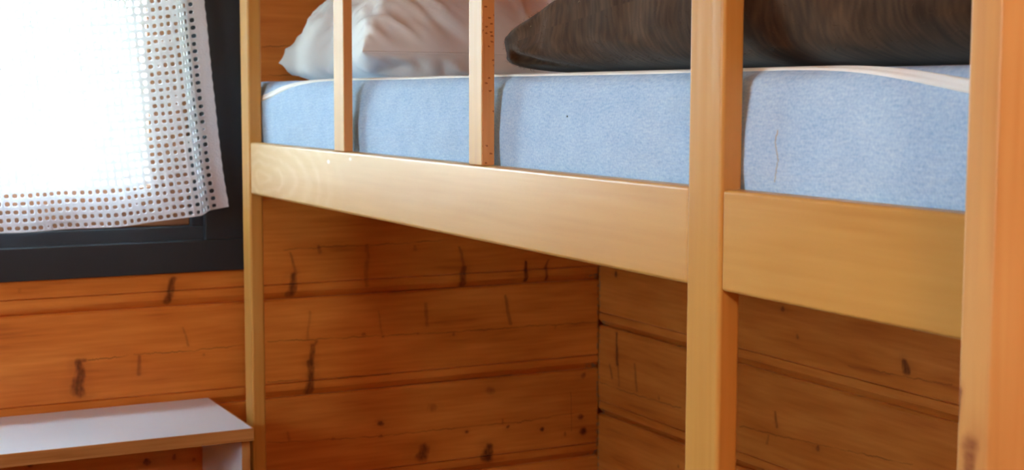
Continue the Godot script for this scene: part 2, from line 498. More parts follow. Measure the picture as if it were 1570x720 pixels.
# holes: [from, to, y0, y1] along the wall
func log_wall(wall: Node3D, origin: Vector3, along: Vector3, into: Vector3, len: float, joint: float, mats, u_start: float, ulen: float, hole: Array):
	var n0 := int(floor(-joint / PITCH))
	var k := n0
	while joint + k * PITCH < CEIL:
		var y0 := joint + k * PITCH
		var lo := maxf(0.0, -y0 + 0.002)
		var hi := minf(PITCH, CEIL - y0 - 0.002)
		if hi - lo > 0.01:
			var runs := []      # [from, to, lo, hi]
			if hole.is_empty() or y0 + hi <= hole[2] or y0 + lo >= hole[3]:
				runs.append([0.0, len, lo, hi])
			else:
				runs.append([0.0, hole[0], lo, hi])
				runs.append([hole[1], len, lo, hi])
				if y0 + lo < hole[2] - 0.012:
					runs.append([hole[0], hole[1], lo, hole[2] - y0])
				if y0 + hi > hole[3] + 0.012:
					runs.append([hole[0], hole[1], hole[3] - y0, hi])
			var mat: Material
			var uu := u_start
			var ul := ulen
			if mats is Dictionary and mats.has(k):
				mat = mats[k]
			else:
				mat = M.pine[posmod(k, 3)]
				ul = 1.5
				uu = u_start + 0.37 * k
			for r in runs:
				obj("log", log_mesh(origin + along * r[0] + Vector3.UP * y0, along, into, r[1] - r[0], uu + r[0], ul, r[2], r[3]), mat, wall)
		k += 1

func core(wall: Node3D, a: Vector3, b: Vector3):
	var mb := MB.new()
	mb.rbox((a + b) * 0.5, (b - a).abs(), 0.001, 1, Vector2(1.5, 0.3), Vector2.ZERO, 1)
	obj("wall_core", mb, M.pine[0], wall)

# frame of four bars round an opening in a plane across z: outer and inner rectangles [x0, y0, x1, y1]
func frame(called: String, outer: Array, inner: Array, z0: float, z1: float, mat: Material, parent: Node, r := 0.003):
	var zc := (z0 + z1) * 0.5
	var zs := absf(z1 - z0)
	var bars := [
		[outer[0], outer[1], outer[2], inner[1], 0], [outer[0], inner[3], outer[2], outer[3], 0],
		[outer[0], inner[1], inner[0], inner[3], 1], [inner[2], inner[1], outer[2], inner[3], 1]]
	for b in bars:
		var mb := MB.new()
		mb.rbox(Vector3((b[0] + b[2]) * 0.5, (b[1] + b[3]) * 0.5, zc), Vector3(b[2] - b[0], b[3] - b[1], zs), r, b[4], Vector2(0.6, 0.12))
		obj(called, mb, mat, parent)

const W1_CASING_OUT := [-1.08, 1.023, 0.064, 2.14]
const W1_CASING_IN := [-0.99, 1.0895, -0.027, 2.06]
const W1_SASH_OUT := [-0.965, 1.118, -0.050, 2.035]
const W1_SASH_IN := [-0.88, 1.202, -0.133, 1.95]
const W3 := [1.30, 1.30, 2.20, 2.10]      # in the left wall, from and to along z

func W3_hole() -> Array:
	return [W3[0], W3[2], W3[1], W3[3]]

func build_room():
	var wb := setting("wall_back", "knotty orange pine log wall with the window in it", "wall")
	log_wall(wb, Vector3(LX, 0, 0), Vector3.RIGHT, Vector3.FORWARD, RX - LX - 0.0015, BACK_JOINT, M.back_logs, LX + 0.5, 1.5, [W1_CASING_IN[0] - LX - 0.008, W1_CASING_IN[2] - LX + 0.008, W1_CASING_IN[1] - 0.008, W1_CASING_IN[3] + 0.008])
	var wr := setting("wall_right", "shaded knotty pine log wall behind the upper bunk", "wall")
	log_wall(wr, Vector3(RX, 0, 0.0015), Vector3.BACK, Vector3.RIGHT, FZ, RIGHT_JOINT, M.right_logs, 0.0, 2.2, [])
	var wl := setting("wall_left", "pine log wall on the left, out of the picture", "wall")
	log_wall(wl, Vector3(LX, 0, 0.0), Vector3.BACK, Vector3.LEFT, FZ, 0.15, {}, 0.3, 1.5, W3_hole())
	var wf := setting("wall_front", "pine log wall behind the photographer", "wall")
	log_wall(wf, Vector3(LX, 0, FZ), Vector3.RIGHT, Vector3.BACK, RX - LX, 0.15, {}, 0.1, 1.5, [])
	# the outer halves of the walls, round the openings
	var t0 := 0.036
	var t1 := 0.15
	var w1 := [W1_CASING_IN[0] - 0.008, W1_CASING_IN[1] - 0.008, W1_CASING_IN[2] + 0.008, W1_CASING_IN[3] + 0.008]
	for q in [[LX - t1, 0.0, w1[0], CEIL], [w1[2], 0.0, RX + t1, CEIL], [w1[0], 0.0, w1[2], w1[1]], [w1[0], w1[3], w1[2], CEIL]]:
		core(wb, Vector3(q[0], q[1], -t0), Vector3(q[2], q[3], -t1))
	core(wf, Vector3(LX - t1, 0, FZ + t0), Vector3(RX + t1, CEIL, FZ + t1))
	core(wr, Vector3(RX + t0, 0, -t0), Vector3(RX + t1, CEIL, FZ + t0))
	for q in [[-t0, 0.0, W3[0], CEIL], [W3[2], 0.0, FZ + t0, CEIL], [W3[0], 0.0, W3[2], W3[1]], [W3[0], W3[3], W3[2], CEIL]]:
		core(wl, Vector3(LX - t0, q[1], q[0]), Vector3(LX - t1, q[3], q[2]))
	# floor and ceiling boards
	var fl := setting("floor", "dark brown board floor", "floor")
	var ce := setting("ceiling", "pine board ceiling", "ceiling")
	var nb := 22
	var bw := (RX - LX) / nb
	var fm := MB.new()
	fm.rbox(Vector3.ZERO, Vector3(bw - 0.002, 0.028, FZ), 0.002, 2, Vector2(1.5, 0.2165), Vector2.ZERO, 1)
	var board := fm.mesh()
	for i in nb:
		obj("floor_board", board, M.floor, fl, Vector3(LX + bw * (i + 0.5), -0.014, FZ * 0.5))
		obj("ceiling_board", board, M.pine[(i + 1) % 3], ce, Vector3(LX + bw * (i + 0.5), CEIL + 0.014, FZ * 0.5))
	for q in [[-0.1, -0.029, fl, "subfloor"], [CEIL + 0.029, CEIL + 0.1, ce, "roof_deck"]]:
		var mb := MB.new()
		mb.rbox(Vector3((RX + LX) * 0.5, (q[0] + q[1]) * 0.5, FZ * 0.5), Vector3(RX - LX + 0.3, q[1] - q[0], FZ + 0.3), 0.001, 0, Vector2(1.5, 0.3), Vector2.ZERO, 1)
		obj(q[3], mb, M.pine[0], q[2])

func build_windows():
	var w1 := setting("window_1", "dark grey painted window frame with a brown wooden sash, overexposed daylight behind", "window")
	frame("casing", W1_CASING_OUT, W1_CASING_IN, 0.0, 0.019, M.anthracite, w1, 0.0025)
	frame("jamb", [W1_CASING_IN[0] - 0.007, W1_CASING_IN[1] - 0.007, W1_CASING_IN[2] + 0.007, W1_CASING_IN[3] + 0.007], W1_SASH_OUT, -0.12, -0.0002, M.anthracite, w1, 0.002)
	frame("sash", [W1_SASH_OUT[0] + 0.001, W1_SASH_OUT[1] + 0.001, W1_SASH_OUT[2] - 0.001, W1_SASH_OUT[3] - 0.001], W1_SASH_IN, -0.062, -0.014, M.sash, w1, 0.004)
	var g := MB.new()
	g.flat([Vector3(W1_SASH_IN[0], W1_SASH_IN[1], -0.04), Vector3(W1_SASH_IN[2], W1_SASH_IN[1], -0.04), Vector3(W1_SASH_IN[2], W1_SASH_IN[3], -0.04), Vector3(W1_SASH_IN[0], W1_SASH_IN[3], -0.04)], Vector3(0, 0, 1), [Vector2.ZERO, Vector2.RIGHT, Vector2.ONE, Vector2.DOWN])
	obj("pane", g, M.glass, w1)
	plain_window("window_2", "dark framed window in the left wall facing the bunk", W3, Vector3(LX, 0, 0), -PI / 2)

# a window of a wall outside the picture: local z points outwards
func plain_window(called: String, label: String, r: Array, at: Vector3, turn: float):
	var w := setting(called, label, "window")
	w.position = at
	w.rotation.y = turn
	var inn := [r[0] + 0.07, r[1] + 0.07, r[2] - 0.07, r[3] - 0.07]
	frame("window_frame", r, inn, 0.01, 0.10, M.anthracite, w)
	var g := MB.new()
	g.flat([Vector3(inn[0], inn[1], 0.05), Vector3(inn[2], inn[1], 0.05), Vector3(inn[2], inn[3], 0.05), Vector3(inn[0], inn[3], 0.05)], Vector3(0, 0, -1), [Vector2.ZERO, Vector2.RIGHT, Vector2.ONE, Vector2.DOWN])
	obj("pane", g, M.glass, w)

# ------------------------------------------------------------------ bunk
func build_bunk():
	var b := thing("bunk_bed", "pale lacquered wooden bunk bed frame with upright posts, side rails and guard slats", "bed", Vector3(0, 0, 0))
	var posts := [[0.196, 0.2475, 0.027], [1.7635, 1.8225, 0.0265]]
	for p in posts:
		var mb := MB.new()
		mb.rbox(Vector3(p[2] * 0.5, 0.95, (p[0] + p[1]) * 0.5), Vector3(p[2], 1.90, p[1] - p[0]), 0.0048, 1, Vector2(2.0, 0.2), Vector2(0.0, p[0] * 3.0))
		obj("post", mb, M.bunk, b)
	# long rail between the posts, short rail to the pine post
	var r1 := MB.new()
	rail(r1, 0.2475, 1.7635)
	obj("side_rail", r1, M.rail, b)
	var r2 := MB.new()
	r2.rbox(Vector3(0.014, RAIL_TOP - 0.0505, (1.8225 + 2.2250) * 0.5), Vector3(0.024, 0.101, 2.2250 - 1.8225), 0.004, 2, Vector2(1.3, 0.2), Vector2(-0.35, 0.2))
	obj("side_rail", r2, M.bunk, b)
	# guard slats standing on the rail, and the guard's handrail above the picture
	for s in [[0.722, 0.768, 0.0155], [1.241, 1.281, 0.0185]]:
		var mb := MB.new()
		var hgt := 0.36
		mb.rbox(Vector3(s[2] * 0.5 + 0.001, RAIL_TOP + hgt * 0.5, (s[0] + s[1]) * 0.5), Vector3(s[2], hgt, s[1] - s[0]), 0.0015, 1, Vector2(1.3, 0.2), Vector2(s[0], 0.4))
		var sl := obj("guard_slat", mb, M.bunk, b)
		var e := MB.new()
		e.rbox(Vector3(s[2] * 0.5 + 0.001, RAIL_TOP + hgt * 0.5, s[1] + 0.0006), Vector3(s[2] - 0.001, hgt - 0.001, 0.0012), 0.0005, 1, Vector2(0.7, 0.02), Vector2(s[0], 0.1), 1)
		obj("sawn_edge", e, M.slat_edge if s[0] > 1.0 else M.slat_plain, sl)
	var hr := MB.new()
	hr.rbox(Vector3(0.0135, RAIL_TOP + 0.40, (0.2475 + 1.7635) * 0.5), Vector3(0.023, 0.08, 1.516), 0.004, 2, Vector2(1.3, 0.2))
	obj("guard_rail", hr, M.bunk, b)
	# carrying structure under the mattress: ledgers and cross slats
	var lm := MB.new()
	lm.rbox(Vector3.ZERO, Vector3(0.024, 0.04, 1.95), 0.003, 2, Vector2(1.3, 0.2))
	obj("ledger", lm, M.bunk, b, Vector3(0.0395, RAIL_TOP - 0.078, 1.23))
	obj("ledger", lm, M.bunk, b, Vector3(RX - 0.013, RAIL_TOP - 0.078, 1.23))
	var cs := MB.new()
	cs.rbox(Vector3.ZERO, Vector3(0.898, 0.018, 0.11), 0.003, 0, Vector2(1.3, 0.2))
	var cm := cs.mesh()
	for i in 18:
		obj("bed_slat", cm, M.bunk, b, Vector3(0.4805, RAIL_TOP - 0.049, 0.215 + i * 0.114))

# the long rail, texture laid once along its length
func rail(mb: MB, z0: float, z1: float):
	var s := mb.v.size()
	mb.rbox(Vector3(0.014, RAIL_TOP - 0.0505, (z0 + z1) * 0.5), Vector3(0.024, 0.101, z1 - z0), 0.0045, 2, Vector2(1, 1), Vector2.ZERO, 4)
	for i in range(s, mb.v.size()):
		var p := mb.v[i]
		mb.t[i] = Vector2((p.z - 0.25) / 1.55, (RAIL_TOP - p.y) / 0.11 + 0.045 if absf(mb.n[i].y) < 0.9 else 0.03 + p.x)

func build_post():
	# floor-to-ceiling pine upright with a broad rounded corner, in the right foreground
	var p := thing("pine_post", "knotty pine upright post in the right foreground at the end of the bunk rail", "post", Vector3(0, 0, 0))
	var x0 := -0.075
	var z0 := 2.2255
	# plan of the post, anticlockwise from its far room-side corner
	var plan := []
	plan += arc(Vector2(x0 + 0.005, z0 + 0.005), 0.005, PI * 1.5, PI, 4)
	plan += arc(Vector2(x0 + 0.004, z0 + 0.030), 0.004, PI, PI * 0.78, 4)
	plan += arc(Vector2(x0 + 0.034, z0 + 0.062), 0.004, PI * 0.74, PI * 0.5, 5)
	plan += arc(Vector2(x0 + 0.097, z0 + 0.060), 0.006, PI * 0.5, 0.0, 3)
	plan += arc(Vector2(x0 + 0.097, z0 + 0.006), 0.006, 0.0, -PI * 0.5, 3)
	var mb := MB.new()
	var per := 0.0
	var n := plan.size()
	var base := 0
	for i in n + 1:
		var q: Vector2 = plan[i % n]
		var a: Vector2 = plan[posmod(i - 1, n)]
		var c: Vector2 = plan[(i + 1) % n]
		if i > 0:
			per += (q - a).length()
		var e1 := (q - a).normalized()
		var e2 := (c - q).normalized()
		var d := (e1 + e2).normalized()
		var nn := Vector3(-d.y, 0, d.x)
		if nn.dot(Vector3(q.x - (x0 + 0.06), 0, q.y - (z0 + 0.03))) < 0:
			nn = -nn
		for y in [0.002, CEIL - 0.002]:
			mb.vert(Vector3(q.x, y, q.y), nn, Vector2(y / 2.0 + 0.02, per / 0.2 + 0.04))
	for i in n:
		mb.quad(base + i * 2, base + i * 2 + 1, base + i * 2 + 3, base + i * 2 + 2)
	for y in [0.002, CEIL - 0.002]:
		var pts := []
		var uv := []
		for q in plan:
			pts.append(Vector3(q.x, y, q.y)); uv.append(q * 5.0)
		mb.flat(pts, Vector3(0, 1 if y > 1 else -1, 0), uv)
	obj("upright", mb, M.pine_post, p)

func arc(c: Vector2, r: float, a0: float, a1: float, n: int) -> Array:
	var l := []
	for i in n + 1:
		var a := lerpf(a0, a1, float(i) / n)
		l.append(c + Vector2(cos(a), sin(a)) * r)
	return l

# ------------------------------------------------------------------ table
func build_table():
	var t := thing("side_table", "narrow table with a white laminate top and wooden edge under the window", "table", Vector3(-0.6, 0, 0.17))
	var top := 0.7545
	var x0 := -1.16; var x1 := -0.025
	var z0 := 0.014; var z1 := 0.334
	var o := Vector3(0.6, 0, -0.17)
	var mb := MB.new()
	mb.rbox(Vector3((x0 + x1) * 0.5, top - 0.0115, (z0 + z1) * 0.5) + o, Vector3(x1 - x0 - 0.004, 0.023, z1 - z0 - 0.004), 0.001)
	obj("tabletop", mb, M.laminate, t)
	var e := MB.new()
	e.rbox(Vector3((x0 + x1) * 0.5, top - 0.012, z1 - 0.001) + o, Vector3(x1 - x0, 0.0245, 0.003), 0.001, 0, Vector2(1.0, 0.03))
	obj("edge_band", e, M.edge_band, t)
	for x in [x0 + 0.001, x1 - 0.001]:
		var s := MB.new()
		s.rbox(Vector3(x, top - 0.012, (z0 + z1) * 0.5 - 0.001) + o, Vector3(0.003, 0.0245, z1 - z0 - 0.003), 0.001, 2, Vector2(1.0, 0.03))
		obj("edge_band", s, M.edge_band, t)
	for x in [x0 + 0.0085, x1 - 0.0085]:
		var s := MB.new()
		var pz := 0.306
		s.rbox(Vector3(x, (top - 0.024) * 0.5, (z0 + pz) * 0.5) + o, Vector3(0.016, top - 0.025, pz - z0), 0.001)
		var sp := obj("side_panel", s, M.laminate, t)
		var eb := MB.new()
		eb.rbox(Vector3(x, (top - 0.024) * 0.5, pz + 0.001) + o, Vector3(0.0164, top - 0.025, 0.002), 0.0008, 1, Vector2(1.0, 0.03))
		obj("edge_band", eb, M.edge_band, sp)

# ------------------------------------------------------------------ mattress
const MX0 := 0.0335
const MX1 := 0.925
const MZ0 := 0.075
const MZ1 := 2.33
const MR := 0.10
const ARRIS := 0.026

# point and outward normal of the plan outline at arc position s (s = z along the room side), moved in by inset
func mat_plan(s: float, inset: float) -> Array:
	var r := MR
	var lx := MX1 - MX0 - 2 * r
	var lz := MZ1 - MZ0 - 2 * r
	var q := PI / 2 * r
	var per := 2 * lx + 2 * lz + 4 * q
	var a := fposmod(s - (MZ0 + r), per)
	var c: Vector2
	var d: Vector2
	if a < lz:
		c = Vector2(MX0 + r, MZ0 + r + a); d = Vector2(-1, 0)
	elif a < lz + q:
		var g := (a - lz) / r
		c = Vector2(MX0 + r, MZ1 - r); d = Vector2(-cos(g), sin(g))
	elif a < lz + q + lx:
		c = Vector2(MX0 + r + (a - lz - q), MZ1 - r); d = Vector2(0, 1)
	elif a < lz + 2 * q + lx:
		var g := (a - lz - q - lx) / r
		c = Vector2(MX1 - r, MZ1 - r); d = Vector2(sin(g), cos(g))
	elif a < 2 * lz + 2 * q + lx:
		c = Vector2(MX1 - r, MZ1 - r - (a - lz - 2 * q - lx)); d = Vector2(1, 0)
	elif a < 2 * lz + 3 * q + lx:
		var g := (a - 2 * lz - 2 * q - lx) / r
		c = Vector2(MX1 - r, MZ0 + r); d = Vector2(cos(g), -sin(g))
	elif a < 2 * lz + 3 * q + 2 * lx:
		c = Vector2(MX1 - r - (a - 2 * lz - 3 * q - lx), MZ0 + r); d = Vector2(0, -1)
	else:
		var g := (a - 2 * lz - 3 * q - 2 * lx) / r
		c = Vector2(MX0 + r, MZ0 + r); d = Vector2(-sin(g), -cos(g))
	return [c + d * (r - inset), d, per]

func build_mattress():
	var m := thing("mattress", "light blue heathered mattress with white piping on the upper bunk", "mattress", Vector3(0, 0, 0))
	var bot := RAIL_TOP - 0.036
	var prof := [[0.09, bot], [0.02, bot], [0.008, bot + 0.004], [0.001, bot + 0.014]]
	for i in 9:
		prof.append([-0.001 - 0.004 * sin(PI * i / 9.0), lerpf(bot + 0.022, MAT_TOP - ARRIS, i / 9.0)])
	for i in 9:
		var a := PI / 2 * i / 8.0
		prof.append([ARRIS * (1 - cos(a)), MAT_TOP - ARRIS + ARRIS * sin(a)])
	prof.append([0.05, MAT_TOP + 0.0005]); prof.append([0.09, MAT_TOP + 0.001])
	var per: float = mat_plan(0, 0)[2]
	var n := 420
	var mb := MB.new()
	var nz := noise(61, 1.0)
	var vv := 0.0
	for j in prof.size():
		if j > 0:
			vv += Vector2(prof[j][0] - prof[j - 1][0], prof[j][1] - prof[j - 1][1]).length()
		for i in n + 1:
			var s := per * i / n + MZ0 + MR
			var q := mat_plan(s, prof[j][0])
			var y: float = prof[j][1]
			var pos := Vector3(q[0].x, y, q[0].y)
			var side := smoothstep(bot, bot + 0.03, y)
			var bump := nz.get_noise_2d(s * 4.0, y * 9.0) * 0.004 + nz.get_noise_2d(s * 26.0, y * 5.0) * 0.0010
			if prof[j][0] < 0.03:
				pos += Vector3(q[1].x, 0, q[1].y) * bump * side
			var v2: float = (1.445 - y) / 0.25 if prof[j][0] < 0.03 else (1.445 - MAT_TOP) / 0.25 - (prof[j][0] - 0.026) * 4.0
			mb.vert(pos, Vector3(q[1].x, 0, q[1].y), Vector2(s / 2.2, v2))
	for j in prof.size() - 1:
		for i in n:
			var a := j * (n + 1) + i
			# orientation by a helper normal: outwards and, near top and bottom, up and down
			mb.quad(a, a + 1, a + n + 2, a + n + 1)
	smooth_normals(mb, n + 1, prof.size())
	for e in [0, prof.size() - 1]:
		var up := 1.0 if e > 0 else -1.0
		var cy: float = prof[e][1] + 0.001 * up
		var c := mb.vert(Vector3((MX0 + MX1) * 0.5, cy, (MZ0 + MZ1) * 0.5), Vector3(0, up, 0), Vector2(0.5, 0.0))
		var ring := []
		for i in n + 1:
			ring.append(mb.vert(mb.v[e * (n + 1) + i], Vector3(0, up, 0), Vector2(mb.v[e * (n + 1) + i].z / 2.2, mb.v[e * (n + 1) + i].x * 4.0)))
		for i in n:
			mb.tri(c, ring[i], ring[i + 1])
	obj("cover", mb, M.sheet, m)
	# piping: a white tape with two cords that lies over the upper edge and sags below it towards both ends
	var tp := MB.new()
	var k := 300
	var across := [[-0.0062, 0.0], [-0.0050, 0.0015], [-0.0032, 0.0022], [-0.0012, 0.0010], [0.0012, 0.0010], [0.0032, 0.0022], [0.0050, 0.0015], [0.0062, 0.0]]
	for i in k:
		var s := lerpf(0.02, 2.28, float(i) / (k - 1))
		var sag := 0.062 * pow(1.0 - smoothstep(0.05, 0.70, s), 1.5) + 0.038 * pow(smoothstep(1.84, 2.24, s), 1.1)
		var ac := 0.0035 + sag + 0.0012 * sin(s * 9.0)
		for c in across:
			var a: float = ac + c[0]
			var inset := 0.0
			var y := 0.0
			var out := Vector2(1, 0)
			if a < 0.0:
				inset = ARRIS - a; y = MAT_TOP; out = Vector2(0, 1)
			elif a < ARRIS * PI / 2:
				var th := PI / 2 - a / ARRIS
				inset = ARRIS * (1.0 - cos(th)); y = MAT_TOP - ARRIS + ARRIS * sin(th); out = Vector2(cos(th), sin(th))
			else:
				y = MAT_TOP - ARRIS - (a - ARRIS * PI / 2); inset = -0.001
			var q := mat_plan(s, inset - 0.0003)
			var bump := nz.get_noise_2d(s * 4.0, y * 9.0) * 0.004 + nz.get_noise_2d(s * 26.0, y * 5.0) * 0.0010
			var d := Vector3(q[1].x, 0, q[1].y)
			var nn := d * out.x + Vector3.UP * out.y
			tp.vert(Vector3(q[0].x, y, q[0].y) + d * bump + nn * c[1], nn, Vector2(s, c[0]))
	for i in k - 1:
		for c in across.size() - 1:
			var a := i * across.size() + c
			tp.quad(a, a + 1, a + across.size() + 1, a + across.size())
	smooth_normals(tp, across.size(), k, false)
	obj("piping", tp, M.piping, m)

# grid of w columns and h rows at the start of mb: area-weighted normals; the first and last column are the same line if closed
func smooth_normals(mb: MB, w: int, h: int, closed := true):
	var acc := PackedVector3Array()
	acc.resize(w * h)
	for k in range(0, mb.ix.size(), 3):
		var a := mb.ix[k]; var b := mb.ix[k + 1]; var c := mb.ix[k + 2]
		if a >= w * h or b >= w * h or c >= w * h:
			continue
		var f := (mb.v[c] - mb.v[a]).cross(mb.v[b] - mb.v[a])
		acc[a] += f; acc[b] += f; acc[c] += f
	for j in h:
		if closed:
			var s := acc[j * w] + acc[j * w + w - 1]
			acc[j * w] = s; acc[j * w + w - 1] = s
	for i in w * h:
		if acc[i].length_squared() > 1e-20:
			mb.n[i] = acc[i].normalized()

# ------------------------------------------------------------------ pillow
func build_pillow():
	var p := thing("pillow", "plump white pillow lying at the head of the upper bunk", "pillow", Vector3(0.49, MAT_TOP, 0.35))
	var hx := 0.385
	var hz := 0.235
	var c := Vector3(0.105 + hx, 0, 0.115 + hz)
	var n := 110
	var nz := noise(101, 1.0)
	var mb := MB.new()
	var edge := []
	for side in [1.0, -1.0]:
		var base := mb.v.size()
		for j in n + 1:
			for i in n + 1:
				var a := sin((float(i) / n * 2 - 1) * PI / 2)
				var b := sin((float(j) / n * 2 - 1) * PI / 2)
				var x := c.x + hx * a * (1 - 0.06 * (1 - b * b))
				var z := c.z + hz * b * (1 - 0.08 * (1 - a * a))
				var th := pow(maxf(0.0, (1 - pow(absf(a), 3.4)) * (1 - pow(absf(b), 3.4))), 0.5)
				var mid := 0.038 + 0.012 * (1 + b) * 0.5
				var wr := creases(nz, a, b) * smoothstep(0.3, 0.85, th)
				var y: float
				if side > 0:
					y = mid + 0.195 * th + wr
				else:
					y = maxf(0.0030, mid - 0.085 * th + wr * 0.3)
				mb.vert(Vector3(x, MAT_TOP + y, z) - p.position, Vector3(a * 0.6, side, b * 0.6), Vector2(a, b))
		for j in n:
			for i in n:
				var q := base + j * (n + 1) + i
				mb.quad(q, q + 1, q + n + 2, q + n + 1)
	# normals of both halves, joined along the seam
	var acc := PackedVector3Array()
	acc.resize(mb.v.size())
	for k in range(0, mb.ix.size(), 3):
		var f := (mb.v[mb.ix[k + 2]] - mb.v[mb.ix[k]]).cross(mb.v[mb.ix[k + 1]] - mb.v[mb.ix[k]])
		for e in 3:
			acc[mb.ix[k + e]] += f
	join_rims(acc, n)
	for i in acc.size():
		if acc[i].length_squared() > 1e-20:
			mb.n[i] = acc[i].normalized()
	for i in mb.v.size():
		var q := mb.v[i] * 9.0
		var rim := smoothstep(0.0, 0.02, minf(mb.v[i].y - 0.002, 0.3)) * (1.0 - pow(maxf(absf(mb.t[i].x), absf(mb.t[i].y)), 40.0))
		var d := (0.22 - absf(nz.get_noise_3d(q.x * 0.75 + q.y * 0.6, q.y * 0.4 - q.z * 0.3, q.z * 0.6))) * 0.036 + (0.18 - absf(nz.get_noise_3d(q.x * 1.7 + q.y, q.y * 0.8 + 31.0, q.z * 1.5))) * 0.004
		mb.v[i] += mb.n[i] * d * rim
	acc.fill(Vector3.ZERO)
	for k in range(0, mb.ix.size(), 3):
		var f := (mb.v[mb.ix[k + 2]] - mb.v[mb.ix[k]]).cross(mb.v[mb.ix[k + 1]] - mb.v[mb.ix[k]])
		for e in 3:
			acc[mb.ix[k + e]] += f
	join_rims(acc, n)
	for i in acc.size():
		if acc[i].length_squared() > 1e-20:
			mb.n[i] = acc[i].normalized()
	obj("pillowcase", mb, M.pillow, p)
	# seam round the edge
	var pts := []
	for i in n + 1: pts.append(mb.v[n * (n + 1) + i])
	var tb := MB.new()
	tb.tube(pts, 0.0015, 6)
	obj("seam", tb, M.pillow, p)
	# the small loose ear of cloth at the wall-side corner
	return p

# both halves share the line of the seam
func join_rims(acc: PackedVector3Array, n: int):
	var half := (n + 1) * (n + 1)
	for j in n + 1:
		for i in n + 1:
			if i == 0 or j == 0 or i == n or j == n:
				var q := j * (n + 1) + i
				var sum := acc[q] + acc[q + half]
				acc[q] = sum; acc[q + half] = sum

func creases(nz: FastNoiseLite, a: float, b: float) -> float:
	# soft folds that radiate from the corners and run across the front
	var w := 0.0
	for cr in [Vector2(-1, 1), Vector2(-1, -1), Vector2(1, 1), Vector2(1, -1)]:
		var d: Vector2 = Vector2(a * 1.5, b) - Vector2(cr.x * 1.5, cr.y)
		var ang := atan2(d.y, d.x)
		w += (0.22 - absf(nz.get_noise_2d(ang * 3.4 + cr.x * 7, cr.y * 5.0 + d.length() * 0.5))) * 0.03 * exp(-d.length() * 1.3)
	w += nz.get_noise_2d(a * 1.6 + b * 0.6 + 4, b * 2.0) * 0.016
	w += (0.22 - absf(nz.get_noise_2d(a * 4.2 + 9 + b * 1.5, b * 1.4 - a * 0.8))) * 0.022
	return w

# ------------------------------------------------------------------ blanket
const BZ0 := 1.192
func blanket_point(z: float, g: float, nz: FastNoiseLite) -> Vector3:
	var dz := maxf(z - BZ0, 0.0)
	var top := 0.044 * sqrt(1.0 - pow(1.0 - minf(dz / 0.03, 1.0), 2.0)) + 0.24 * pow(dz, 0.8)
	var rr := 0.085
	var k := 1.0 - minf(dz / rr, 1.0)
	var turn := rr * (1.0 - sqrt(1.0 - k * k))
	var xf := 0.050 + 0.055 * smoothstep(1.75, 2.15, z) + turn
	var wid := 0.50 - turn - turn * 4.0 + 0.002
	var low := 0.014 * k * k
	var hgt := maxf(top - low, 0.0005)
	var cg := cos(g)
	var sn := sin(g)
	var x := xf + wid * 0.5 - wid * 0.5 * signf(cg) * pow(absf(cg), 0.34)
	var y := MAT_TOP + 0.0035 + low + hgt * 0.5 + hgt * 0.5 * signf(sn) * pow(absf(sn), 0.62)
	var amp := smoothstep(0.0, 0.06, dz)
	x += (nz.get_noise_3d(z * 3.2, cg * 0.5, sn * 0.5) * 0.022 + nz.get_noise_3d(z * 11.0, cg + 30, sn) * 0.006) * amp * maxf(cg, 0.0)
	y += nz.get_noise_3d(z * 4.0 + 11, cg * 0.7, sn * 0.7) * 0.012 * amp * maxf(sn, 0.0)
	# the crease between the folded layers at the near end
	if cg > 0.0:
		var yc := MAT_TOP + lerpf(0.025, 0.0, clampf((dz - 0.085) / 0.13, 0.0, 1.0))
		var on := smoothstep(0.065, 0.10, dz) * (1.0 - smoothstep(0.16, 0.22, dz))
		x += 0.026 * on * exp(-pow((y - yc) / 0.006, 2.0))
		if y < yc:
			x += 0.012 * on * smoothstep(0.0, 0.01, yc - y)
	return Vector3(x, y, z)

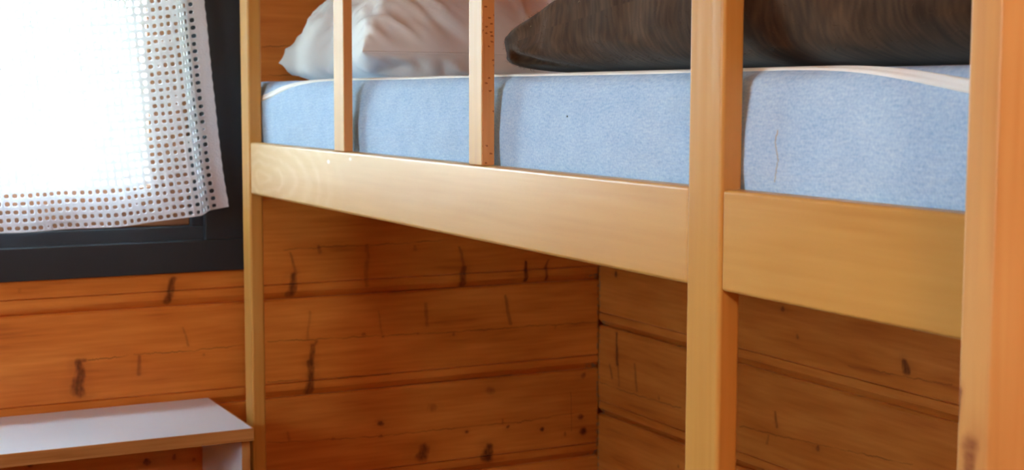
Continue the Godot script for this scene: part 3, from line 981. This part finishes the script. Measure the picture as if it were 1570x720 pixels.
func build_blanket():
	var o := Vector3(0.3, MAT_TOP, 1.7)
	var b := thing("blanket", "dark brown folded fleece blanket resting on the blue mattress", "blanket", o)
	var nz := noise(121, 1.0)
	var w := 180
	var h := 170
	var mb := MB.new()
	for j in h + 1:
		var tt := float(j) / h
		var z := BZ0 + 0.985 * pow(tt, 2.0)
		for i in w + 1:
			var g := TAU * i / w
			mb.vert(blanket_point(z, g, nz) - o, Vector3(-cos(g), sin(g), 0), Vector2(z * 1.1, g / TAU * 2.0))
	for j in h:
		for i in w:
			var a := j * (w + 1) + i
			mb.quad(a, a + 1, a + w + 2, a + w + 1)
	smooth_normals(mb, w + 1, h + 1)
	for e in [0, h]:
		var c := Vector3.ZERO
		for i in w:
			c += mb.v[e * (w + 1) + i] / w
		var nn := Vector3(0, 0, 1 if e else -1)
		var ci := mb.vert(c, nn, Vector2.ZERO)
		var ring := []
		for i in w + 1:
			ring.append(mb.vert(mb.v[e * (w + 1) + i], nn, Vector2(float(i) / w, 0)))
		for i in w:
			mb.tri(ci, ring[i], ring[i + 1])
	obj("cloth", mb, M.fleece, b)
	# pile: short fibres standing off the cloth
	var rg := RandomNumberGenerator.new()
	rg.seed = 9
	var fz := MB.new()
	for k in 4200:
		var z := BZ0 + 0.93 * pow(rg.randf(), 1.5)
		var g := rg.randf_range(-0.9, 1.9)
		var p := blanket_point(z, g, nz)
		var p2 := blanket_point(z, g + 0.02, nz)
		var nn := Vector3(-cos(g), sin(g), -0.25).normalized()
		if z - BZ0 < 0.05:
			nn = Vector3(-cos(g) * 0.7, sin(g), -0.9).normalized()
		var tg := (p2 - p).normalized()
		var l := rg.randf_range(0.002, 0.008)
		var d := (tg * rg.randf_range(-1, 1) + nn * rg.randf_range(0.15, 0.6) + Vector3(0, 0, rg.randf_range(-0.4, 0.4))).normalized()
		var a := p - nn * 0.001 - o
		strand(fz, a, a + d * l * 0.6 + nn * 0.001, a + d * l - nn * l * 0.15, 0.00016)
	var fo := obj("pile", fz, M.fuzz, b)
	fo.set_meta("kind", "stuff")
	# pills at the folded end and pale lint
	for q in [[0.006, 0.9, 0.9], [0.003, 0.1, 0.8], [0.002, -0.4, 1.0], [0.055, 1.25, 1.2], [0.085, 1.35, 1.7]]:
		var p := blanket_point(BZ0 + q[0], q[1], nz)
		var mbp := MB.new()
		var off: Vector3 = Vector3(-0.001, 0.0012, -0.0014) * q[2]
		mbp.rbox(p + off - o, Vector3(0.0030, 0.0026, 0.0030) * q[2], 0.0012 * q[2], 1, Vector2.ONE, Vector2.ZERO, 2)
		obj("pill", mbp, M.pill, b)
	for q in [[1.452, 0.16, 0.005], [1.475, 0.2, 0.004], [1.905, 0.28, 0.004], [1.938, 0.2, 0.004], [1.56, 1.05, 0.009], [1.325, 0.12, 0.003]]:
		var p := blanket_point(q[0], q[1], nz) + Vector3(-0.0012, 0.0004, 0)
		var ml := MB.new()
		strand(ml, p - o, p + Vector3(0, q[2] * 0.4, q[2] * 0.5) - o, p + Vector3(0, 0, q[2]) - o, 0.0005)
		obj("lint", ml, M.lint, b)

func strand(mb: MB, a: Vector3, m: Vector3, c: Vector3, r: float):
	var base := mb.v.size()
	var pts := [a, m, c]
	for i in 3:
		var d: Vector3 = (pts[mini(i + 1, 2)] - pts[maxi(i - 1, 0)]).normalized()
		var e := d.cross(Vector3.UP if absf(d.y) < 0.9 else Vector3.RIGHT).normalized()
		var f := d.cross(e)
		var rr := r * (1.0 - 0.35 * i)
		for k in 3:
			var an := TAU * k / 3
			var nn := e * cos(an) + f * sin(an)
			mb.vert(pts[i] + nn * rr, nn, Vector2.ZERO)
	for i in 2:
		for k in 3:
			var k2 := (k + 1) % 3
			mb.quad(base + i * 3 + k, base + i * 3 + k2, base + (i + 1) * 3 + k2, base + (i + 1) * 3 + k)

# ------------------------------------------------------------------ curtain
var fold_x := PackedFloat32Array()
var fold_z := PackedFloat32Array()
const FOLD_STEP := 0.002
func fold_angle(s: float) -> float:
	var a := 0.42 * sin(s * 34.0 + 1.4) * smoothstep(0.1, 0.22, s)
	a += 0.98 * (smoothstep(0.030, 0.046, s) - smoothstep(0.074, 0.090, s))
	a -= 0.40 * (smoothstep(0.086, 0.100, s) - smoothstep(0.17, 0.20, s))
	a -= 0.15 * (1.0 - smoothstep(0.02, 0.04, s))
	return a

func curtain_point(s: float, t: float, nz: FastNoiseLite) -> Vector3:
	var f := s / FOLD_STEP
	var i := clampi(int(f), 0, fold_x.size() - 2)
	var k := f - i
	var fx := lerpf(fold_x[i], fold_x[i + 1], k)
	var fz := lerpf(fold_z[i], fold_z[i + 1], k)
	var lift := -0.034 * (1.0 - exp(-s / 0.17)) - 0.012 * minf(s, 0.45)
	var wave := 0.0018 * sin(s * 16.0 + 0.7) * exp(-t * 6.0)
	var y := 1.159 + t + lift + wave
	var flare := 0.010 * exp(-t * 9.0)
	var x := 0.006 + flare - 0.083 * t - fx * (1.0 + 0.05 * exp(-t * 5.0))
	var z := 0.046 + fz * (0.75 + 0.35 * exp(-t * 1.5)) + nz.get_noise_2d(s * 7.0, t * 4.0) * 0.006
	return Vector3(x, y, z)

func build_curtain():
	var c := thing("curtain", "white crocheted curtain with a grid of small holes hanging in front of the window", "curtain", Vector3(-0.5, 1.15, 0.046))
	var o := c.position
	var x := 0.0
	var z := 0.0
	for i in 700:
		fold_x.append(x); fold_z.append(z)
		var a := fold_angle(i * FOLD_STEP)
		x += cos(a) * FOLD_STEP; z += sin(a) * FOLD_STEP
	# take out the drift so that the cloth hangs in one plane
	var last := fold_z[-1]
	for i in 700:
		fold_z[i] -= last * smoothstep(0.1, 1.0, i / 699.0)
	var nz := noise(141, 1.0)
	var rg := RandomNumberGenerator.new()
	rg.seed = 12
	var cw := 0.0146
	var ch := 0.0159
	var cols := 42
	var rows := 53
	var edge := 0.021       # solid border at the right
	var mb := MB.new()
	for r in rows:
		for q in cols:
			cell(mb, edge + q * cw, r * ch, cw, ch, nz, rg, o, 1.0 if rg.randf() > 0.06 else 0.4)
	# border
	var base := mb.v.size()
	var nb := rows * 2
	for side in [1.0, -1.0]:
		base = mb.v.size()
		for r in nb + 1:
			for k in 4:
				var s := edge * k / 3.0
				var t := rows * ch * r / nb
				var p := curtain_point(s + (0.0008 * sin(r * 2.1) if k == 0 else 0.0), t, nz)
				var dn := cloth_normal(s, t, nz)
				mb.vert(p + dn * side * (0.0010 if k > 0 and k < 3 else 0.0002) - o, dn * side, Vector2(s * 40.0, t * 40.0))
		for r in nb:
			for k in 3:
				var a := base + r * 4 + k
				mb.quad(a, a + 1, a + 5, a + 4)
	obj("lace", mb, M.cotton, c)
	var tb := MB.new()
	var top := rows * ch
	tb.tube([Vector3(-1.04, 1.159 + top - 0.02, 0.045) - o, Vector3(0.03, 1.159 + top - 0.02, 0.045) - o], 0.005, 10)
	obj("rod", tb, M.metal, c)

func cloth_normal(s: float, t: float, nz: FastNoiseLite) -> Vector3:
	var p := curtain_point(s, t, nz)
	var a := curtain_point(s + 0.004, t, nz) - p
	var b := curtain_point(s, t + 0.004, nz) - p
	var n := a.cross(b).normalized()
	return n if n.z > 0 else -n

func cell(mb: MB, s0: float, t0: float, cw: float, ch: float, nz: FastNoiseLite, rg: RandomNumberGenerator, o: Vector3, open: float):
	# a crocheted mesh: plump threads round an oval hole
	var pm := curtain_point(s0 + cw * 0.5, t0 + ch * 0.5, nz)
	var ds := (curtain_point(s0 + cw, t0 + ch * 0.5, nz) - curtain_point(s0, t0 + ch * 0.5, nz)) / cw
	var dt := (curtain_point(s0 + cw * 0.5, t0 + ch, nz) - curtain_point(s0 + cw * 0.5, t0, nz)) / ch
	var nn := ds.cross(dt).normalized()
	if nn.z < 0:
		nn = -nn
	var hw := cw * rg.randf_range(0.26, 0.35) * open
	var hh := ch * rg.randf_range(0.23, 0.31) * open
	var jx := rg.randf_range(-0.05, 0.05) * cw
	var jy := rg.randf_range(-0.05, 0.05) * ch
	var outer := []
	for e in [[0, 0], [0.5, 0], [1, 0], [1, 0.5], [1, 1], [0.5, 1], [0, 1], [0, 0.5]]:
		outer.append(curtain_point(s0 + e[0] * cw, t0 + e[1] * ch, nz))
	var inner := []
	for i in 8:
		var a := TAU * (i - 3) / 8.0
		var g := Vector2(cos(a), sin(a))
		inner.append(pm + ds * (hw * signf(g.x) * pow(absf(g.x), 0.7) + jx) + dt * (hh * signf(g.y) * pow(absf(g.y), 0.7) + jy))
	for side in [1.0, -1.0]:
		var b := mb.v.size()
		for i in 8:
			mb.vert(outer[i] + nn * side * 0.0004 - o, nn * side, Vector2.ZERO)
		for i in 8:
			var mid: Vector3 = outer[i].lerp(inner[i], 0.5)
			mb.vert(mid + nn * side * 0.0015 - o, nn * side, Vector2.ZERO)
		for i in 8:
			var d: Vector3 = (pm - inner[i]).normalized()
			mb.vert(inner[i] - o, (d + nn * side * 0.5).normalized(), Vector2.ZERO)
		for ring in 2:
			for i in 8:
				var i2 := (i + 1) % 8
				mb.quad(b + ring * 8 + i, b + ring * 8 + i2, b + ring * 8 + 8 + i2, b + ring * 8 + 8 + i)

# ------------------------------------------------------------------ lamp
# the room's warm ceiling lamp hangs behind the photographer
func build_lamp():
	var at := Vector3(-0.95, 1.98, 3.75)
	var l := thing("pendant_lamp", "warm white globe lamp hanging from the ceiling behind the photographer", "lamp", at)
	var sp := SphereMesh.new()
	sp.radius = 0.14
	sp.height = 0.28
	var gm := std(null, 0.4, Color8(255, 240, 220))
	gm.emission_enabled = true
	gm.emission = LAMP_COLOR
	gm.emission_energy_multiplier = 0.12
	obj("globe", sp, gm, l)
	var c := MB.new()
	c.tube([Vector3(0, 0.13, 0), Vector3(0, CEIL - at.y - 0.02, 0)], 0.004, 8)
	obj("cord", c, M.metal, l)
	var k := MB.new()
	k.tube([Vector3(0, CEIL - at.y - 0.03, 0), Vector3(0, CEIL - at.y - 0.001, 0)], 0.05, 24)
	obj("canopy", k, M.metal, l)
	var o := OmniLight3D.new()
	o.name = "bulb_light"
	o.light_color = LAMP_COLOR
	o.light_energy = 0.085
	o.light_size = 0.13
	o.omni_range = 9.0
	o.omni_attenuation = 2.0
	o.shadow_enabled = true
	l.add_child(o)

# ------------------------------------------------------------------ outside
func build_outside():
	var g := MB.new()
	g.rbox(Vector3(-0.7, -0.55, 2.0), Vector3(60, 0.1, 60), 0.01, 0, Vector2(4, 4), Vector2.ZERO, 1)
	var gr := obj("ground", g, M.grass)
	gr.set_meta("kind", "structure")
	gr.set_meta("label", "bright meadow outside the cabin")
	gr.set_meta("category", "ground")

func _ready():
	# camera
	var cam := Camera3D.new()
	cam.name = "camera"
	cam.fov = rad_to_deg(2.0 * atan(360.0 / 2229.4))
	cam.position = Vector3(-0.8366, RAIL_TOP + 0.0922, 3.0038)
	cam.rotation = Vector3(-0.0957, -0.4735, 0.0024)
	cam.near = 0.05
	var lens := CameraAttributesPhysical.new()
	lens.frustum_focal_length = 12.0 * 2229.4 / 360.0
	lens.frustum_focus_distance = 1.75
	lens.frustum_near = 0.05
	lens.frustum_far = 200.0
	lens.exposure_aperture = 17.0
	cam.attributes = lens
	add_child(cam)
	cam.current = true
	# overcast daylight
	var env := Environment.new()
	var sky := Sky.new()
	var ps := ProceduralSkyMaterial.new()
	ps.sky_top_color = Color(0.78, 0.92, 1.0)
	ps.sky_horizon_color = Color(0.88, 0.98, 1.0)
	ps.ground_horizon_color = Color(0.80, 0.82, 0.78)
	ps.ground_bottom_color = Color(0.5, 0.52, 0.46)
	ps.sky_energy_multiplier = 1.0
	sky.sky_material = ps
	env.background_mode = Environment.BG_SKY
	env.sky = sky
	env.background_energy_multiplier = 2.0
	env.ambient_light_source = Environment.AMBIENT_SOURCE_SKY
	env.reflected_light_source = Environment.REFLECTION_SOURCE_SKY
	env.tonemap_mode = Environment.TONE_MAPPER_LINEAR
	env.tonemap_exposure = 14.0
	env.sdfgi_enabled = true
	env.ssao_enabled = true
	env.ssil_enabled = true
	var we := WorldEnvironment.new()
	we.name = "world_environment"
	we.environment = env
	add_child(we)
	make_materials()
	build_outside()
	build_room()
	build_windows()
	build_bunk()
	build_post()
	build_table()
	build_mattress()
	build_pillow()
	build_blanket()
	build_curtain()
	build_lamp()
